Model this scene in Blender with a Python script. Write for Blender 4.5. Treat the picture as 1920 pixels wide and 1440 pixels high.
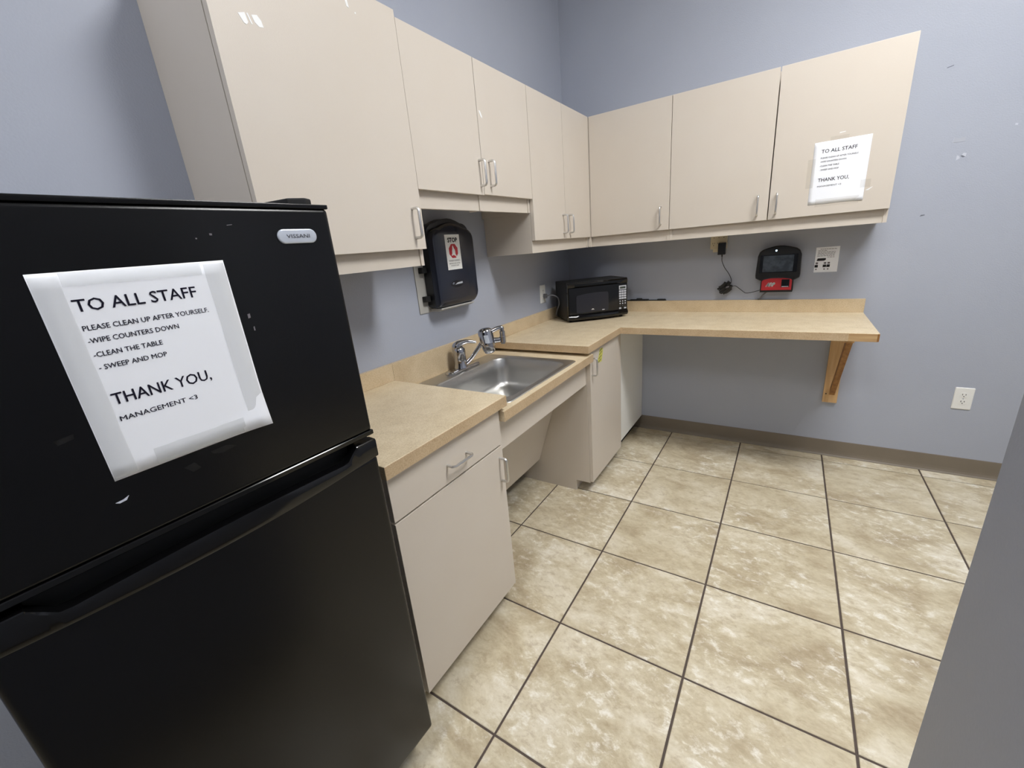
import bpy, bmesh, math, random
from mathutils import Vector, Matrix
random.seed(7)
for o in list(bpy.data.objects):
    bpy.data.objects.remove(o, do_unlink=True)
S = bpy.context.scene
C = S.collection

# ------------------------------------------------------------------ camera
CAM = (1.4315, -3.0464, 1.4172); YAW, PITCH, ROLL, FPX = 0.5934, -0.3112, -0.0891, 781.075
cd = bpy.data.cameras.new('camera'); cam = bpy.data.objects.new('camera', cd); C.objects.link(cam)
cd.sensor_fit = 'HORIZONTAL'; cd.sensor_width = 36.0; cd.lens = FPX / 1920 * 36; cd.clip_start = 0.02
_f = Vector((-math.sin(YAW) * math.cos(PITCH), math.cos(YAW) * math.cos(PITCH), math.sin(PITCH)))
_r = Vector((math.cos(YAW), math.sin(YAW), 0)); _u = _r.cross(_f)
_r2 = math.cos(ROLL) * _r + math.sin(ROLL) * _u; _u2 = -math.sin(ROLL) * _r + math.cos(ROLL) * _u
M = Matrix((_r2, _u2, -_f)).transposed().to_4x4(); M.translation = Vector(CAM); cam.matrix_world = M
S.camera = cam
# ------------------------------------------------------------------ light and exposure
w = bpy.data.worlds.new('world'); S.world = w; w.use_nodes = True
w.node_tree.nodes['Background'].inputs[0].default_value = (0.8, 0.9, 1.0, 1)
w.node_tree.nodes['Background'].inputs[1].default_value = 0.05
S.view_settings.view_transform = 'Standard'; S.view_settings.look = 'None'
S.view_settings.gamma = 1.0; S.view_settings.use_curve_mapping = False
S.view_settings.exposure = 0.07
LIGHT_COL = (1.0, 1.0, 1.0)
LIGHTS = [(2.2, -1.62, 37.0), (0.98, -4.3, 17.5)]       # ceiling panels: x, y, emission strength
CEIL = 3.30

# ------------------------------------------------------------------ materials
def lin(c):
    return tuple(((v / 255) / 12.92 if v / 255 <= 0.04045 else (((v / 255) + 0.055) / 1.055) ** 2.4) for v in c) + (1.0,)
MATS = {}
def mat(name, col, rough=0.5, metal=0.0, spec=0.5, bump=None, noise=None, alpha=1.0, emit=None, coat=0.0):
    """bump=(scale,strength); noise=(scale, second colour, contrast)"""
    m = bpy.data.materials.new(name); m.use_nodes = True
    nt = m.node_tree; b = nt.nodes['Principled BSDF']
    c = lin(col) if len(col) == 3 and max(col) > 1.0 else tuple(col) + (1.0,)
    b.inputs['Base Color'].default_value = c
    b.inputs['Roughness'].default_value = rough; b.inputs['Metallic'].default_value = metal
    b.inputs['Specular IOR Level'].default_value = spec; b.inputs['Alpha'].default_value = alpha
    b.inputs['Coat Weight'].default_value = coat
    if emit:
        b.inputs['Emission Color'].default_value = tuple(emit[0]) + (1.0,); b.inputs['Emission Strength'].default_value = emit[1]
    g = nt.nodes.new('ShaderNodeNewGeometry')
    if noise:
        n = nt.nodes.new('ShaderNodeTexNoise'); n.inputs['Scale'].default_value = noise[0]; n.inputs['Detail'].default_value = 4
        nt.links.new(g.outputs['Position'], n.inputs['Vector'])
        r = nt.nodes.new('ShaderNodeValToRGB'); k = noise[2]
        r.color_ramp.elements[0].position = 0.5 - k; r.color_ramp.elements[1].position = 0.5 + k
        r.color_ramp.elements[0].color = lin(noise[1]); r.color_ramp.elements[1].color = c
        nt.links.new(n.outputs['Fac'], r.inputs['Fac']); nt.links.new(r.outputs['Color'], b.inputs['Base Color'])
    if bump:
        n2 = nt.nodes.new('ShaderNodeTexNoise'); n2.inputs['Scale'].default_value = bump[0]; n2.inputs['Detail'].default_value = 2
        nt.links.new(g.outputs['Position'], n2.inputs['Vector'])
        bp = nt.nodes.new('ShaderNodeBump'); bp.inputs['Strength'].default_value = bump[1]; bp.inputs['Distance'].default_value = 0.002
        nt.links.new(n2.outputs['Fac'], bp.inputs['Height']); nt.links.new(bp.outputs['Normal'], b.inputs['Normal'])
    MATS[name] = m
    return m
mat('wall', (173, 178, 190), 0.55, bump=(180, 0.35), noise=(3.0, (169, 174, 187), 0.3), spec=0.35)
mat('ceiling', (240, 240, 238), 0.9)
mat('laminate', (210, 201, 189), 0.42, bump=(420, 0.12), noise=(5.0, (208, 198, 185), 0.3), spec=0.4)
mat('laminate_edge', (196, 182, 162), 0.5)
mat('white_panel', (238, 238, 234), 0.45, bump=(300, 0.05))
mat('baseboard', (128, 118, 104), 0.5, noise=(9, (122, 112, 98), 0.3))
mat('grout', (92, 80, 72), 0.9, noise=(60, (78, 68, 62), 0.3))
mat('black_door', (10, 10, 11), 0.24, spec=0.35, bump=(900, 0.06))
mat('black_gloss', (9, 9, 10), 0.12, spec=0.5)
mat('black_body', (16, 16, 16), 0.5, bump=(700, 0.2))
mat('black_plastic', (22, 22, 23), 0.38, spec=0.45)
mat('black_matte', (20, 20, 20), 0.7)
mat('cord', (26, 26, 27), 0.5)
mat('grey_cord', (105, 106, 110), 0.5)
mat('paper', (243, 245, 250), 0.8, bump=(38, 0.25))
mat('tape', (196, 198, 196), 0.28, alpha=0.26, bump=(70, 0.5))
mat('tape_clear', (205, 196, 178), 0.22, alpha=0.14)
mat('tape_film', (90, 88, 84), 0.5, spec=0.1, alpha=0.05)
mat('tape_white', (246, 246, 244), 0.25)
mat('ink', (38, 36, 58), 0.9)
mat('ink_grey', (112, 108, 112), 0.9)
mat('ink_black', (30, 28, 30), 0.9)
mat('badge', (206, 212, 222), 0.25, metal=0.35)
mat('steel', (196, 195, 192), 0.36, metal=1.0, bump=(300, 0.03))
mat('chrome', (186, 186, 189), 0.11, metal=1.0)
mat('pull', (214, 213, 211), 0.36, metal=1.0)
mat('dispenser', (34, 38, 50), 0.22, spec=0.5)
mat('dispenser_back', (26, 28, 34), 0.35)
mat('dispenser_plate', (178, 176, 170), 0.6)
mat('red', (168, 32, 40), 0.45)
mat('stop_red', (186, 42, 52), 0.6)
mat('white_plastic', (236, 236, 232), 0.35)
mat('cream_plastic', (214, 204, 178), 0.4)
mat('slot', (40, 36, 34), 0.8)
mat('screen', (58, 66, 76), 0.12, noise=(38, (80, 88, 98), 0.12))
mat('mw_window', (36, 36, 42), 0.22)
mat('button', (190, 192, 198), 0.45)
mat('lcd', (52, 60, 52), 0.3)
mat('yellow', (206, 204, 104), 0.5)
mat('olive', (118, 112, 52), 0.5)
mat('led', (120, 190, 255), 0.4, emit=((0.45, 0.72, 1.0), 7.0))
mat('white_light', (255, 255, 255), 0.5, emit=(LIGHT_COL, 10.0))
mat('scuff_dark', (110, 114, 124), 0.8)
mat('scuff_and_glint', (196, 200, 210), 0.6)
mat('scuff_pale', (174, 178, 188), 0.6)

def counter_mat(name, lo, mid, hi):
    m = mat(name, mid, 0.42, spec=0.4)
    nt = m.node_tree; b = nt.nodes['Principled BSDF']; g = nt.nodes.new('ShaderNodeNewGeometry')
    n = nt.nodes.new('ShaderNodeTexNoise'); n.inputs['Scale'].default_value = 240; n.inputs['Detail'].default_value = 5; n.inputs['Roughness'].default_value = 0.7
    n2 = nt.nodes.new('ShaderNodeTexNoise'); n2.inputs['Scale'].default_value = 14; n2.inputs['Detail'].default_value = 3
    for q in (n, n2): nt.links.new(g.outputs['Position'], q.inputs['Vector'])
    r = nt.nodes.new('ShaderNodeValToRGB')
    r.color_ramp.elements[0].position = 0.30; r.color_ramp.elements[0].color = lin(lo)
    r.color_ramp.elements[1].position = 0.72; r.color_ramp.elements[1].color = lin(hi)
    e = r.color_ramp.elements.new(0.5); e.color = lin(mid)
    mx = nt.nodes.new('ShaderNodeMath'); mx.operation = 'MULTIPLY_ADD'; mx.inputs[1].default_value = 0.35
    nt.links.new(n2.outputs['Fac'], mx.inputs[0])
    sb = nt.nodes.new('ShaderNodeMath'); sb.operation = 'SUBTRACT'; sb.inputs[1].default_value = 0.175
    nt.links.new(n.outputs['Fac'], sb.inputs[0]); nt.links.new(sb.outputs[0], mx.inputs[2])
    nt.links.new(mx.outputs[0], r.inputs['Fac']); nt.links.new(r.outputs['Color'], b.inputs['Base Color'])
counter_mat('counter', (196, 176, 143), (217, 200, 168), (233, 218, 191))
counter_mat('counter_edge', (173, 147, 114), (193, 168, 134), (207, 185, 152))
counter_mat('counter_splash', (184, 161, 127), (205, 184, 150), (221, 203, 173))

def wood_mat(name, c1, c2, axis):
    m = mat(name, c1, 0.55); nt = m.node_tree; b = nt.nodes['Principled BSDF']; g = nt.nodes.new('ShaderNodeNewGeometry')
    mp = nt.nodes.new('ShaderNodeMapping'); sc = [60, 60, 60]; sc[axis] = 4; mp.inputs['Scale'].default_value = sc
    n = nt.nodes.new('ShaderNodeTexNoise'); n.inputs['Scale'].default_value = 1.0; n.inputs['Detail'].default_value = 4
    nt.links.new(g.outputs['Position'], mp.inputs['Vector']); nt.links.new(mp.outputs['Vector'], n.inputs['Vector'])
    r = nt.nodes.new('ShaderNodeValToRGB'); r.color_ramp.elements[0].position = 0.3; r.color_ramp.elements[1].position = 0.7
    r.color_ramp.elements[0].color = lin(c2); r.color_ramp.elements[1].color = lin(c1)
    nt.links.new(n.outputs['Fac'], r.inputs['Fac']); nt.links.new(r.outputs['Color'], b.inputs['Base Color'])
wood_mat('wood', (220, 184, 134), (194, 152, 102), 2)
wood_mat('wood_dark', (172, 124, 66), (134, 88, 42), 2)
wood_mat('wood_raw', (200, 168, 124), (166, 130, 86), 0)

def tile_mat():
    m = mat('tile', (200, 184, 150), 0.42, spec=0.4); nt = m.node_tree; b = nt.nodes['Principled BSDF']; L = nt.links.new
    g = nt.nodes.new('ShaderNodeNewGeometry'); oi = nt.nodes.new('ShaderNodeObjectInfo')
    ad = nt.nodes.new('ShaderNodeVectorMath'); ad.operation = 'MULTIPLY_ADD'
    cb = nt.nodes.new('ShaderNodeCombineXYZ')
    for i, k in enumerate((37.0, 53.0, 11.0)):
        mm = nt.nodes.new('ShaderNodeMath'); mm.operation = 'MULTIPLY'; mm.inputs[1].default_value = k
        L(oi.outputs['Random'], mm.inputs[0]); L(mm.outputs[0], cb.inputs[i])
    ad.inputs[1].default_value = (1, 1, 1); L(g.outputs['Position'], ad.inputs[0]); L(cb.outputs[0], ad.inputs[2])
    mp = nt.nodes.new('ShaderNodeMapping'); mp.inputs['Rotation'].default_value = (0, 0, 0.7); mp.inputs['Scale'].default_value = (1.0, 1.5, 1.0)
    L(ad.outputs[0], mp.inputs['Vector'])
    def noise(scale, det, rough, dist, vec=mp.outputs['Vector']):
        n = nt.nodes.new('ShaderNodeTexNoise'); n.inputs['Scale'].default_value = scale; n.inputs['Detail'].default_value = det
        n.inputs['Roughness'].default_value = rough; n.inputs['Distortion'].default_value = dist; L(vec, n.inputs['Vector']); return n
    n1 = noise(4.0, 8, 0.66, 0.4); n2 = noise(20, 7, 0.72, 0.3); n3 = noise(60, 3, 0.6, 0.4)
    r1 = nt.nodes.new('ShaderNodeValToRGB'); cr = r1.color_ramp
    cr.elements[0].position = 0.34; cr.elements[0].color = lin((176, 160, 132))
    cr.elements[1].position = 0.66; cr.elements[1].color = lin((224, 215, 194))
    e = cr.elements.new(0.5); e.color = lin((204, 192, 164))
    L(n1.outputs['Fac'], r1.inputs['Fac'])
    # pale crusty veins
    r2 = nt.nodes.new('ShaderNodeValToRGB'); r2.color_ramp.elements[0].position = 0.52; r2.color_ramp.elements[1].position = 0.66
    L(n2.outputs['Fac'], r2.inputs['Fac'])
    m2 = nt.nodes.new('ShaderNodeValToRGB'); m2.color_ramp.elements[0].position = 0.44; m2.color_ramp.elements[1].position = 0.56
    n1b = noise(2.4, 3, 0.5, 0.6, ad.outputs[0]); L(n1b.outputs['Fac'], m2.inputs['Fac'])
    mu = nt.nodes.new('ShaderNodeMath'); mu.operation = 'MULTIPLY'; L(r2.outputs['Color'], mu.inputs[0]); L(m2.outputs['Color'], mu.inputs[1])
    mu2 = nt.nodes.new('ShaderNodeMath'); mu2.operation = 'MULTIPLY'; mu2.inputs[1].default_value = 0.8; L(mu.outputs[0], mu2.inputs[0])
    mx = nt.nodes.new('ShaderNodeMix'); mx.data_type = 'RGBA'; L(mu2.outputs[0], mx.inputs['Factor']); L(r1.outputs['Color'], mx.inputs['A']); mx.inputs['B'].default_value = lin((245, 241, 230))
    # brown pits
    r3 = nt.nodes.new('ShaderNodeValToRGB'); r3.color_ramp.elements[0].position = 0.36; r3.color_ramp.elements[1].position = 0.47
    r3.color_ramp.elements[0].color = (1, 1, 1, 1); r3.color_ramp.elements[1].color = (0, 0, 0, 1)
    L(n2.outputs['Fac'], r3.inputs['Fac'])
    mu3 = nt.nodes.new('ShaderNodeMath'); mu3.operation = 'MULTIPLY'; mu3.inputs[1].default_value = 0.5; L(r3.outputs['Color'], mu3.inputs[0])
    mx2 = nt.nodes.new('ShaderNodeMix'); mx2.data_type = 'RGBA'; L(mu3.outputs[0], mx2.inputs['Factor']); L(mx.outputs['Result'], mx2.inputs['A']); mx2.inputs['B'].default_value = lin((172, 154, 124))
    mx3 = nt.nodes.new('ShaderNodeMix'); mx3.data_type = 'RGBA'; mx3.blend_type = 'SOFT_LIGHT'; mx3.inputs['Factor'].default_value = 0.35
    L(mx2.outputs['Result'], mx3.inputs['A']); L(n3.outputs['Fac'], mx3.inputs['B'])
    L(mx3.outputs['Result'], b.inputs['Base Color'])
    bp = nt.nodes.new('ShaderNodeBump'); bp.inputs['Strength'].default_value = 0.12; bp.inputs['Distance'].default_value = 0.003
    L(n2.outputs['Fac'], bp.inputs['Height']); L(bp.outputs['Normal'], b.inputs['Normal'])
tile_mat()

# ------------------------------------------------------------------ mesh helpers
def box(bm, x0, x1, y0, y1, z0, z1):
    vs = [bm.verts.new((x, y, z)) for z in (z0, z1) for y in (y0, y1) for x in (x0, x1)]
    for f in ((0, 2, 3, 1), (4, 5, 7, 6), (0, 1, 5, 4), (2, 6, 7, 3), (0, 4, 6, 2), (1, 3, 7, 5)):
        bm.faces.new([vs[i] for i in f])
    return vs
def prism(bm, pts, d):
    """closed polygon of 3D points extruded by vector d"""
    a = [bm.verts.new(p) for p in pts]; b = [bm.verts.new(Vector(p) + Vector(d)) for p in pts]; n = len(a)
    bm.faces.new(a[::-1]); bm.faces.new(b)
    for i in range(n): bm.faces.new((a[i], a[(i + 1) % n], b[(i + 1) % n], b[i]))
def tube(bm, pts, r, n=8, caps=True):
    pts = [Vector(p) for p in pts]; rings = []; rr = r if isinstance(r, (list, tuple)) else [r] * len(pts)
    t = (pts[1] - pts[0]).normalized(); up = Vector((0, 0, 1)) if abs(t.z) < 0.9 else Vector((1, 0, 0))
    nx = t.cross(up).normalized()
    for i, p in enumerate(pts):
        if i == 0: t = pts[1] - pts[0]
        elif i == len(pts) - 1: t = pts[-1] - pts[-2]
        else: t = (pts[i + 1] - p).normalized() + (p - pts[i - 1]).normalized()
        t.normalize(); nx = (nx - t * nx.dot(t)).normalized(); ny = t.cross(nx)
        rings.append([bm.verts.new(p + rr[i] * (math.cos(2 * math.pi * k / n) * nx + math.sin(2 * math.pi * k / n) * ny)) for k in range(n)])
    for a, b in zip(rings, rings[1:]):
        for k in range(n): bm.faces.new((a[k], a[(k + 1) % n], b[(k + 1) % n], b[k]))
    if caps: bm.faces.new(rings[0][::-1]); bm.faces.new(rings[-1])
def smooth_path(pts, n=8):
    """Catmull-Rom through points"""
    P = [Vector(p) for p in pts]; P = [2 * P[0] - P[1]] + P + [2 * P[-1] - P[-2]]; out = []
    for i in range(1, len(P) - 2):
        for k in range(n):
            t = k / n; a, b, c, d = P[i - 1:i + 3]
            out.append(0.5 * ((2 * b) + (c - a) * t + (2 * a - 5 * b + 4 * c - d) * t * t + (3 * b - a - 3 * c + d) * t ** 3))
    out.append(P[-2]); return out
def lathe(bm, prof, origin, axis=(0, 0, 1), n=24):
    ax = Vector(axis).normalized(); q = ax.to_track_quat('Z', 'Y'); o = Vector(origin); rings = []
    for r, h in prof:
        rings.append([bm.verts.new(o + q @ Vector((r * math.cos(2 * math.pi * k / n), r * math.sin(2 * math.pi * k / n), h))) for k in range(n)])
    for a, b in zip(rings, rings[1:]):
        for k in range(n): bm.faces.new((a[k], a[(k + 1) % n], b[(k + 1) % n], b[k]))
    bm.faces.new(rings[0][::-1]); bm.faces.new(rings[-1])
def rrect(u0, u1, v0, v1, r, n=5):
    out = []; r = min(r, (u1 - u0) / 2 - 1e-5, (v1 - v0) / 2 - 1e-5)
    for cu, cv, a0 in ((u1 - r, v1 - r, 0), (u0 + r, v1 - r, 90), (u0 + r, v0 + r, 180), (u1 - r, v0 + r, 270)):
        for k in range(n + 1):
            a = math.radians(a0 + 90 * k / n); out.append((cu + r * math.cos(a), cv + r * math.sin(a)))
    return out
def loft(bm, rings, cap0=False, cap1=True):
    R = [[bm.verts.new(p) for p in ring] for ring in rings]; n = len(R[0])
    for a, b in zip(R, R[1:]):
        for k in range(n): bm.faces.new((a[k], a[(k + 1) % n], b[(k + 1) % n], b[k]))
    if cap0: bm.faces.new(R[0][::-1])
    if cap1: bm.faces.new(R[-1])
def nb(): return bmesh.new()
def obj(name, bm, m, parent=None, bevel=0.0, seg=2, smooth=False, kind=None, label=None, loc=None):
    bmesh.ops.recalc_face_normals(bm, faces=bm.faces[:])
    if bevel: bmesh.ops.bevel(bm, geom=bm.edges[:], offset=bevel, segments=seg, profile=0.7, affect='EDGES', clamp_overlap=True)
    if smooth:
        for f in bm.faces: f.smooth = True
        for e in bm.edges:
            if len(e.link_faces) == 2 and e.calc_face_angle(0) > math.radians(38): e.smooth = False
    me = bpy.data.meshes.new(name); bm.to_mesh(me); bm.free()
    me.materials.append(MATS[m]); o = bpy.data.objects.new(name, me); C.objects.link(o)
    if parent is not None: o.parent = parent
    if kind: o['kind'] = kind
    if label: o['label'] = label
    if loc: o.location = loc
    return o
def B(name, m, parent, x0, x1, y0, y1, z0, z1, bevel=0.0, seg=2, label=None, kind=None):
    bm = nb(); box(bm, x0, x1, y0, y1, z0, z1); return obj(name, bm, m, parent, bevel, seg, label=label, kind=kind)
def thing(name, label, cat, loc=(0, 0, 0), rotz=0.0, group=None):
    o = bpy.data.objects.new(name, None); C.objects.link(o); o.empty_display_size = 0.05
    o.location = loc; o.rotation_euler = (0, 0, rotz); o['label'] = label; o['category'] = cat
    if group: o['group'] = group
    return o
def tag(o, label, cat, group=None):
    o['label'] = label; o['category'] = cat
    if group: o['group'] = group
    return o
_cap = {}
def lettering(name, text, m, parent, o, u, v, width, cap, off=0.0004, bold=0.0):
    """flat printed text: baseline start o, reading direction u, up v; fitted to width and cap height"""
    cu = bpy.data.curves.new('t', 'FONT'); cu.body = text; cu.size = 1.0; cu.resolution_u = 2
    to = bpy.data.objects.new('t', cu); me = bpy.data.meshes.new_from_object(to)
    bpy.data.objects.remove(to); bpy.data.curves.remove(cu)
    xs = [q.co.x for q in me.vertices]; x0, x1 = min(xs), max(xs)
    CAPH = 0.695
    u = Vector(u).normalized(); v = Vector(v).normalized(); nrm = u.cross(v); o = Vector(o)
    for q in me.vertices:
        q.co = o + u * ((q.co.x - x0) / (x1 - x0) * width) + v * (q.co.y / CAPH * cap) + nrm * off
    if bold:
        b2 = bmesh.new(); b2.from_mesh(me); src = b2.faces[:]
        for du, dv in ((bold, 0), (-bold, 0), (0, bold), (0, -bold)):
            g = bmesh.ops.duplicate(b2, geom=src)
            bmesh.ops.translate(b2, verts=[q for q in g['geom'] if isinstance(q, bmesh.types.BMVert)], vec=u * du * cap + v * dv * cap)
        b2.to_mesh(me); b2.free()
    me.name = name; me.materials.clear(); me.materials.append(MATS[m])
    ob = bpy.data.objects.new(name, me); C.objects.link(ob); ob.parent = parent
    return ob

# ------------------------------------------------------------------ the room
XR, YR = 4.0, -6.2                       # far extents of the room
PX, PY = 1.675, -2.35                    # corner of the near partition
def struct(name, m, *a, bevel=0.0):
    return B(name, m, None, *a, bevel=bevel, kind='structure')
floor = struct('floor', 'grout', -0.1, XR + .1, YR - .1, 0.1, -0.06, -0.0035)
struct('ceiling', 'ceiling', -0.1, XR + .1, YR - .1, 0.1, CEIL, CEIL + .08)
wl = struct('wall_left', 'wall', -0.1, 0, YR, 0.1, -0.06, CEIL)
wb = struct('wall_back', 'wall', 0, XR, 0, 0.1, -0.06, CEIL)
struct('wall_right', 'wall', PX, PX + .13, YR, PY, -0.0035, CEIL)
struct('wall_far', 'wall', XR, XR + .1, YR, 0.1, -0.06, CEIL)
struct('wall_rear', 'wall', -0.1, XR + .1, YR - .1, YR, -0.06, CEIL)
# floor tiles, 18 inch grid
T, X0, SB = 0.4589, 0.3458, 0.0924
GX, GY = 0.0038, 0.0036                  # half grout widths
xl = [0.0] + [X0 + i * T for i in range(9) if X0 + i * T < XR] + [XR]
yl = [0.0] + [-SB - j * T for j in range(14) if -SB - j * T > YR] + [YR]
full = None
for i in range(len(xl) - 1):
    for j in range(len(yl) - 1):
        x0, x1 = xl[i] + (GX if i else 0), xl[i + 1] - GX
        y1, y0 = yl[j] - (GY if j else 0), yl[j + 1] + GY
        if x1 - x0 < .01 or y1 - y0 < .01: continue
        isf = abs((x1 - x0) - (T - 2 * GX)) < 1e-6 and abs((y1 - y0) - (T - 2 * GY)) < 1e-6
        cx, cy = (x0 + x1) / 2, (y0 + y1) / 2
        if isf and full:
            o = bpy.data.objects.new('tile', full); C.objects.link(o); o.parent = floor; o.location = (cx, cy, 0)
        else:
            bm = nb(); hx, hy = (x1 - x0) / 2, (y1 - y0) / 2; e = 0.0022
            loft(bm, [[(-hx, -hy, -.0034), (hx, -hy, -.0034), (hx, hy, -.0034), (-hx, hy, -.0034)], [(-hx, -hy, -e * .7), (hx, -hy, -e * .7), (hx, hy, -e * .7), (-hx, hy, -e * .7)],
                      [(-hx + e, -hy + e, 0), (hx - e, -hy + e, 0), (hx - e, hy - e, 0), (-hx + e, hy - e, 0)]])
            o = obj('tile', bm, 'tile', floor, loc=(cx, cy, 0))
            if isf: full = o.data
# cove baseboards
def cove(name, along, a0, a1, at, sgn):
    prof = [(0, 0.0), (0.016, 0.0), (0.0155, 0.003), (0.010, 0.010), (0.006, 0.022), (0.0045, 0.035), (0.004, 0.100), (0.003, 0.1035), (0, 0.1035)]
    bm = nb()
    if along == 'x': prism(bm, [(a0, at + sgn * d, z) for d, z in prof], (a1 - a0, 0, 0))
    else: prism(bm, [(at + sgn * d, a0, z) for d, z in prof], (0, a1 - a0, 0))
    return obj(name, bm, 'baseboard', kind='structure')
cove('baseboard_back', 'x', 0.516, XR, 0.0, -1)
cove('baseboard_left', 'y', YR, -3.2, 0.0, 1)
cove('baseboard_right', 'y', YR, PY, PX, -1)
cove('baseboard_end', 'x', PX - .004, PX + .13, PY, 1)
# marks on the back wall
def scuff(m, pts):
    bm = nb(); prism(bm, [(x, -0.0001, z) for x, z in pts], (0, -0.0008, 0)); obj('wall_mark', bm, m, wb)
scuff('scuff_dark', [(1.958, 2.043), (1.980, 2.048), (1.980, 2.051), (1.958, 2.046)])
scuff('scuff_pale', [(2.030, 1.722), (2.072, 1.722), (2.074, 1.742), (2.052, 1.738), (2.034, 1.744)])
scuff('scuff_and_glint', [(2.056, 1.642), (2.068, 1.650), (2.064, 1.660), (2.056, 1.664)])
scuff('scuff_and_glint', [(2.072, 1.662), (2.086, 1.654), (2.088, 1.668), (2.078, 1.672)])
scuff('scuff_dark', [(2.068, 1.660), (2.078, 1.652), (2.086, 1.654), (2.074, 1.662)])
scuff('scuff_and_glint', [(2.226, 1.758), (2.234, 1.756), (2.235, 1.763), (2.227, 1.765)])
scuff('scuff_dark', [(1.966, 1.400), (1.984, 1.404), (1.984, 1.408), (1.970, 1.408)])

# ceiling panels
for k, (lx, ly, st) in enumerate(LIGHTS):
    t = thing('ceiling_light', ['flat white fluorescent ceiling panel over the tiled floor in front of the cabinets', 'flat white fluorescent ceiling panel behind the refrigerator end'][k], 'light', (lx, ly, CEIL), (math.pi / 2, 0)[k], 'fluorescent ceiling panels')
    bm = nb()
    for a in ((-.31, .31, -.61, -.585), (-.31, .31, .585, .61), (-.31, -.285, -.585, .585), (.285, .31, -.585, .585)): box(bm, *a, -.018, 0)
    obj('frame', bm, 'white_plastic', t)
    m = MATS['white_light'].copy(); m.node_tree.nodes['Principled BSDF'].inputs['Emission Strength'].default_value = st; MATS['L%d' % k] = m
    B('diffuser', 'L%d' % k, t, -.285, .285, -.585, .585, -.012, -.002)

# ------------------------------------------------------------------ D-pull handle
def wire_pull(parent, c, along, out, L=0.096, h=0.031, r=0.0048):
    c = Vector(c); a = Vector(along).normalized(); n = Vector(out).normalized(); pts = []
    rr = 0.011
    pts.append(c - a * L / 2)
    for s in (-1, 1):
        ks = range(0, 5) if s < 0 else range(4, -1, -1)
        for k in ks:
            th = math.pi / 2 * k / 4
            pts.append(c + a * s * (L / 2 - rr + rr * math.cos(th)) + n * (h - rr + rr * math.sin(th)))
    pts.append(c + a * L / 2)
    bm = nb(); tube(bm, pts, r, 8); return obj('handle', bm, 'pull', parent, smooth=True, label='brushed metal wire pull')

# ------------------------------------------------------------------ wall cabinets
ZT, ZB, ZBX, ZS, ZSX = 2.1404, 1.4509, 1.3886, 1.6489, 1.586
XF, DT = 0.3148, 0.019                     # door face plane, door thickness
def wall_cab(name, label, face, a0, a1, zb, zt, zdoor, doors, mids=()):
    """face 'x': on the left wall (a along y); face 'y': on the back wall (a along x)"""
    t = thing(name, label, 'cabinet', ((0, (a0 + a1) / 2, zb) if face == 'x' else ((a0 + a1) / 2, 0, zb)), 0, 'almond wall cabinets')
    ox, oy, oz = t.location
    D = XF - DT - 0.0015
    def bb(nm, m, u0, u1, d0, d1, z0, z1, par=t, bevel=0.0, label=None):
        if face == 'x': return B(nm, m, par, d0 - ox, d1 - ox, u0 - oy, u1 - oy, z0 - oz, z1 - oz, bevel, label=label)
        return B(nm, m, par, u0 - ox, u1 - ox, -d1 - oy, -d0 - oy, z0 - oz, z1 - oz, bevel, label=label)
    p = 0.016
    bb('side_panel', 'laminate', a0 + .0004, a0 + p, 0.0008, D, zb, zt - .003); bb('side_panel', 'laminate', a1 - p, a1 - .0004, 0.0008, D, zb, zt - .003)
    bb('carcass', 'laminate', a0 + p, a1 - p, 0.0008, D - .045, zdoor + .012, zt - .003)
    cuts = [a0 + p] + [c for m_ in mids for c in (m_ - p / 2, m_ + p / 2)] + [a1 - p]
    for k in range(0, len(cuts), 2): bb('valance', 'laminate', cuts[k], cuts[k + 1], D - .024, D - .005, zb, zdoor + .012)
    for m_ in mids: bb('divider', 'laminate', m_ - p / 2, m_ + p / 2, D - .06, D, zb, zdoor + .012)
    for (u0, u1, hu, z0, z1, hz, ajar) in doors:
        g = 0.0014
        if face == 'x':
            piv = (XF - ox, u0 + g - oy, 0)
            bm = nb(); box(bm, -DT, 0, 0, u1 - u0 - 2 * g, z0 - oz, z1 - oz)
            d = obj('door', bm, 'laminate', t, 0.0012, loc=piv); d.rotation_euler = (0, 0, -ajar)
            wire_pull(d, (0, hu - u0 - g, hz - oz), (0, 0, 1), (1, 0, 0))
        else:
            bm = nb(); box(bm, 0, u1 - u0 - 2 * g, 0, DT, z0 - oz, z1 - oz)
            d = obj('door', bm, 'laminate', t, 0.0012, loc=(u0 + g - ox, -XF - .0012 - oy, 0))
            wire_pull(d, (hu - u0 - g, 0, hz - oz), (0, 0, 1), (0, -1, 0))
    return t
YB0, YB1, YJ1, YJ2, YJM, YC = -2.4388, -1.8660, -1.4684, -1.0586, -0.6833, -0.3165
big = wall_cab('wall_cabinet', 'tall single-door almond wall cabinet nearest the black refrigerator', 'x', YB0, YB1, ZBX, ZT, 1.446, [(YB0, YB1, -1.913, 1.446, 2.1573, 1.532, 0.003)])
sht = wall_cab('wall_cabinet', 'short two-door almond wall cabinet above the towel dispenser', 'x', YB1, YJ2, ZSX, ZT, ZS, [(YB1, YJ1, -1.490, ZS - .003, ZT, 1.728, 0), (YJ1, YJ2, -1.418, ZS, ZT, 1.732, 0)], (YJ1 - .008,))
tal = wall_cab('wall_cabinet', 'two-door almond wall cabinet on the sink wall ending in the room corner', 'x', YJ2, YC, ZBX, ZT, ZB, [(YJ2, YJM, -0.720, ZB, ZT, 1.531, 0), (YJM, YC, -0.641, ZB, ZT, 1.531, 0)])
XJ1, XJ2, XE = 0.8086, 1.3076, 1.8007
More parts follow.
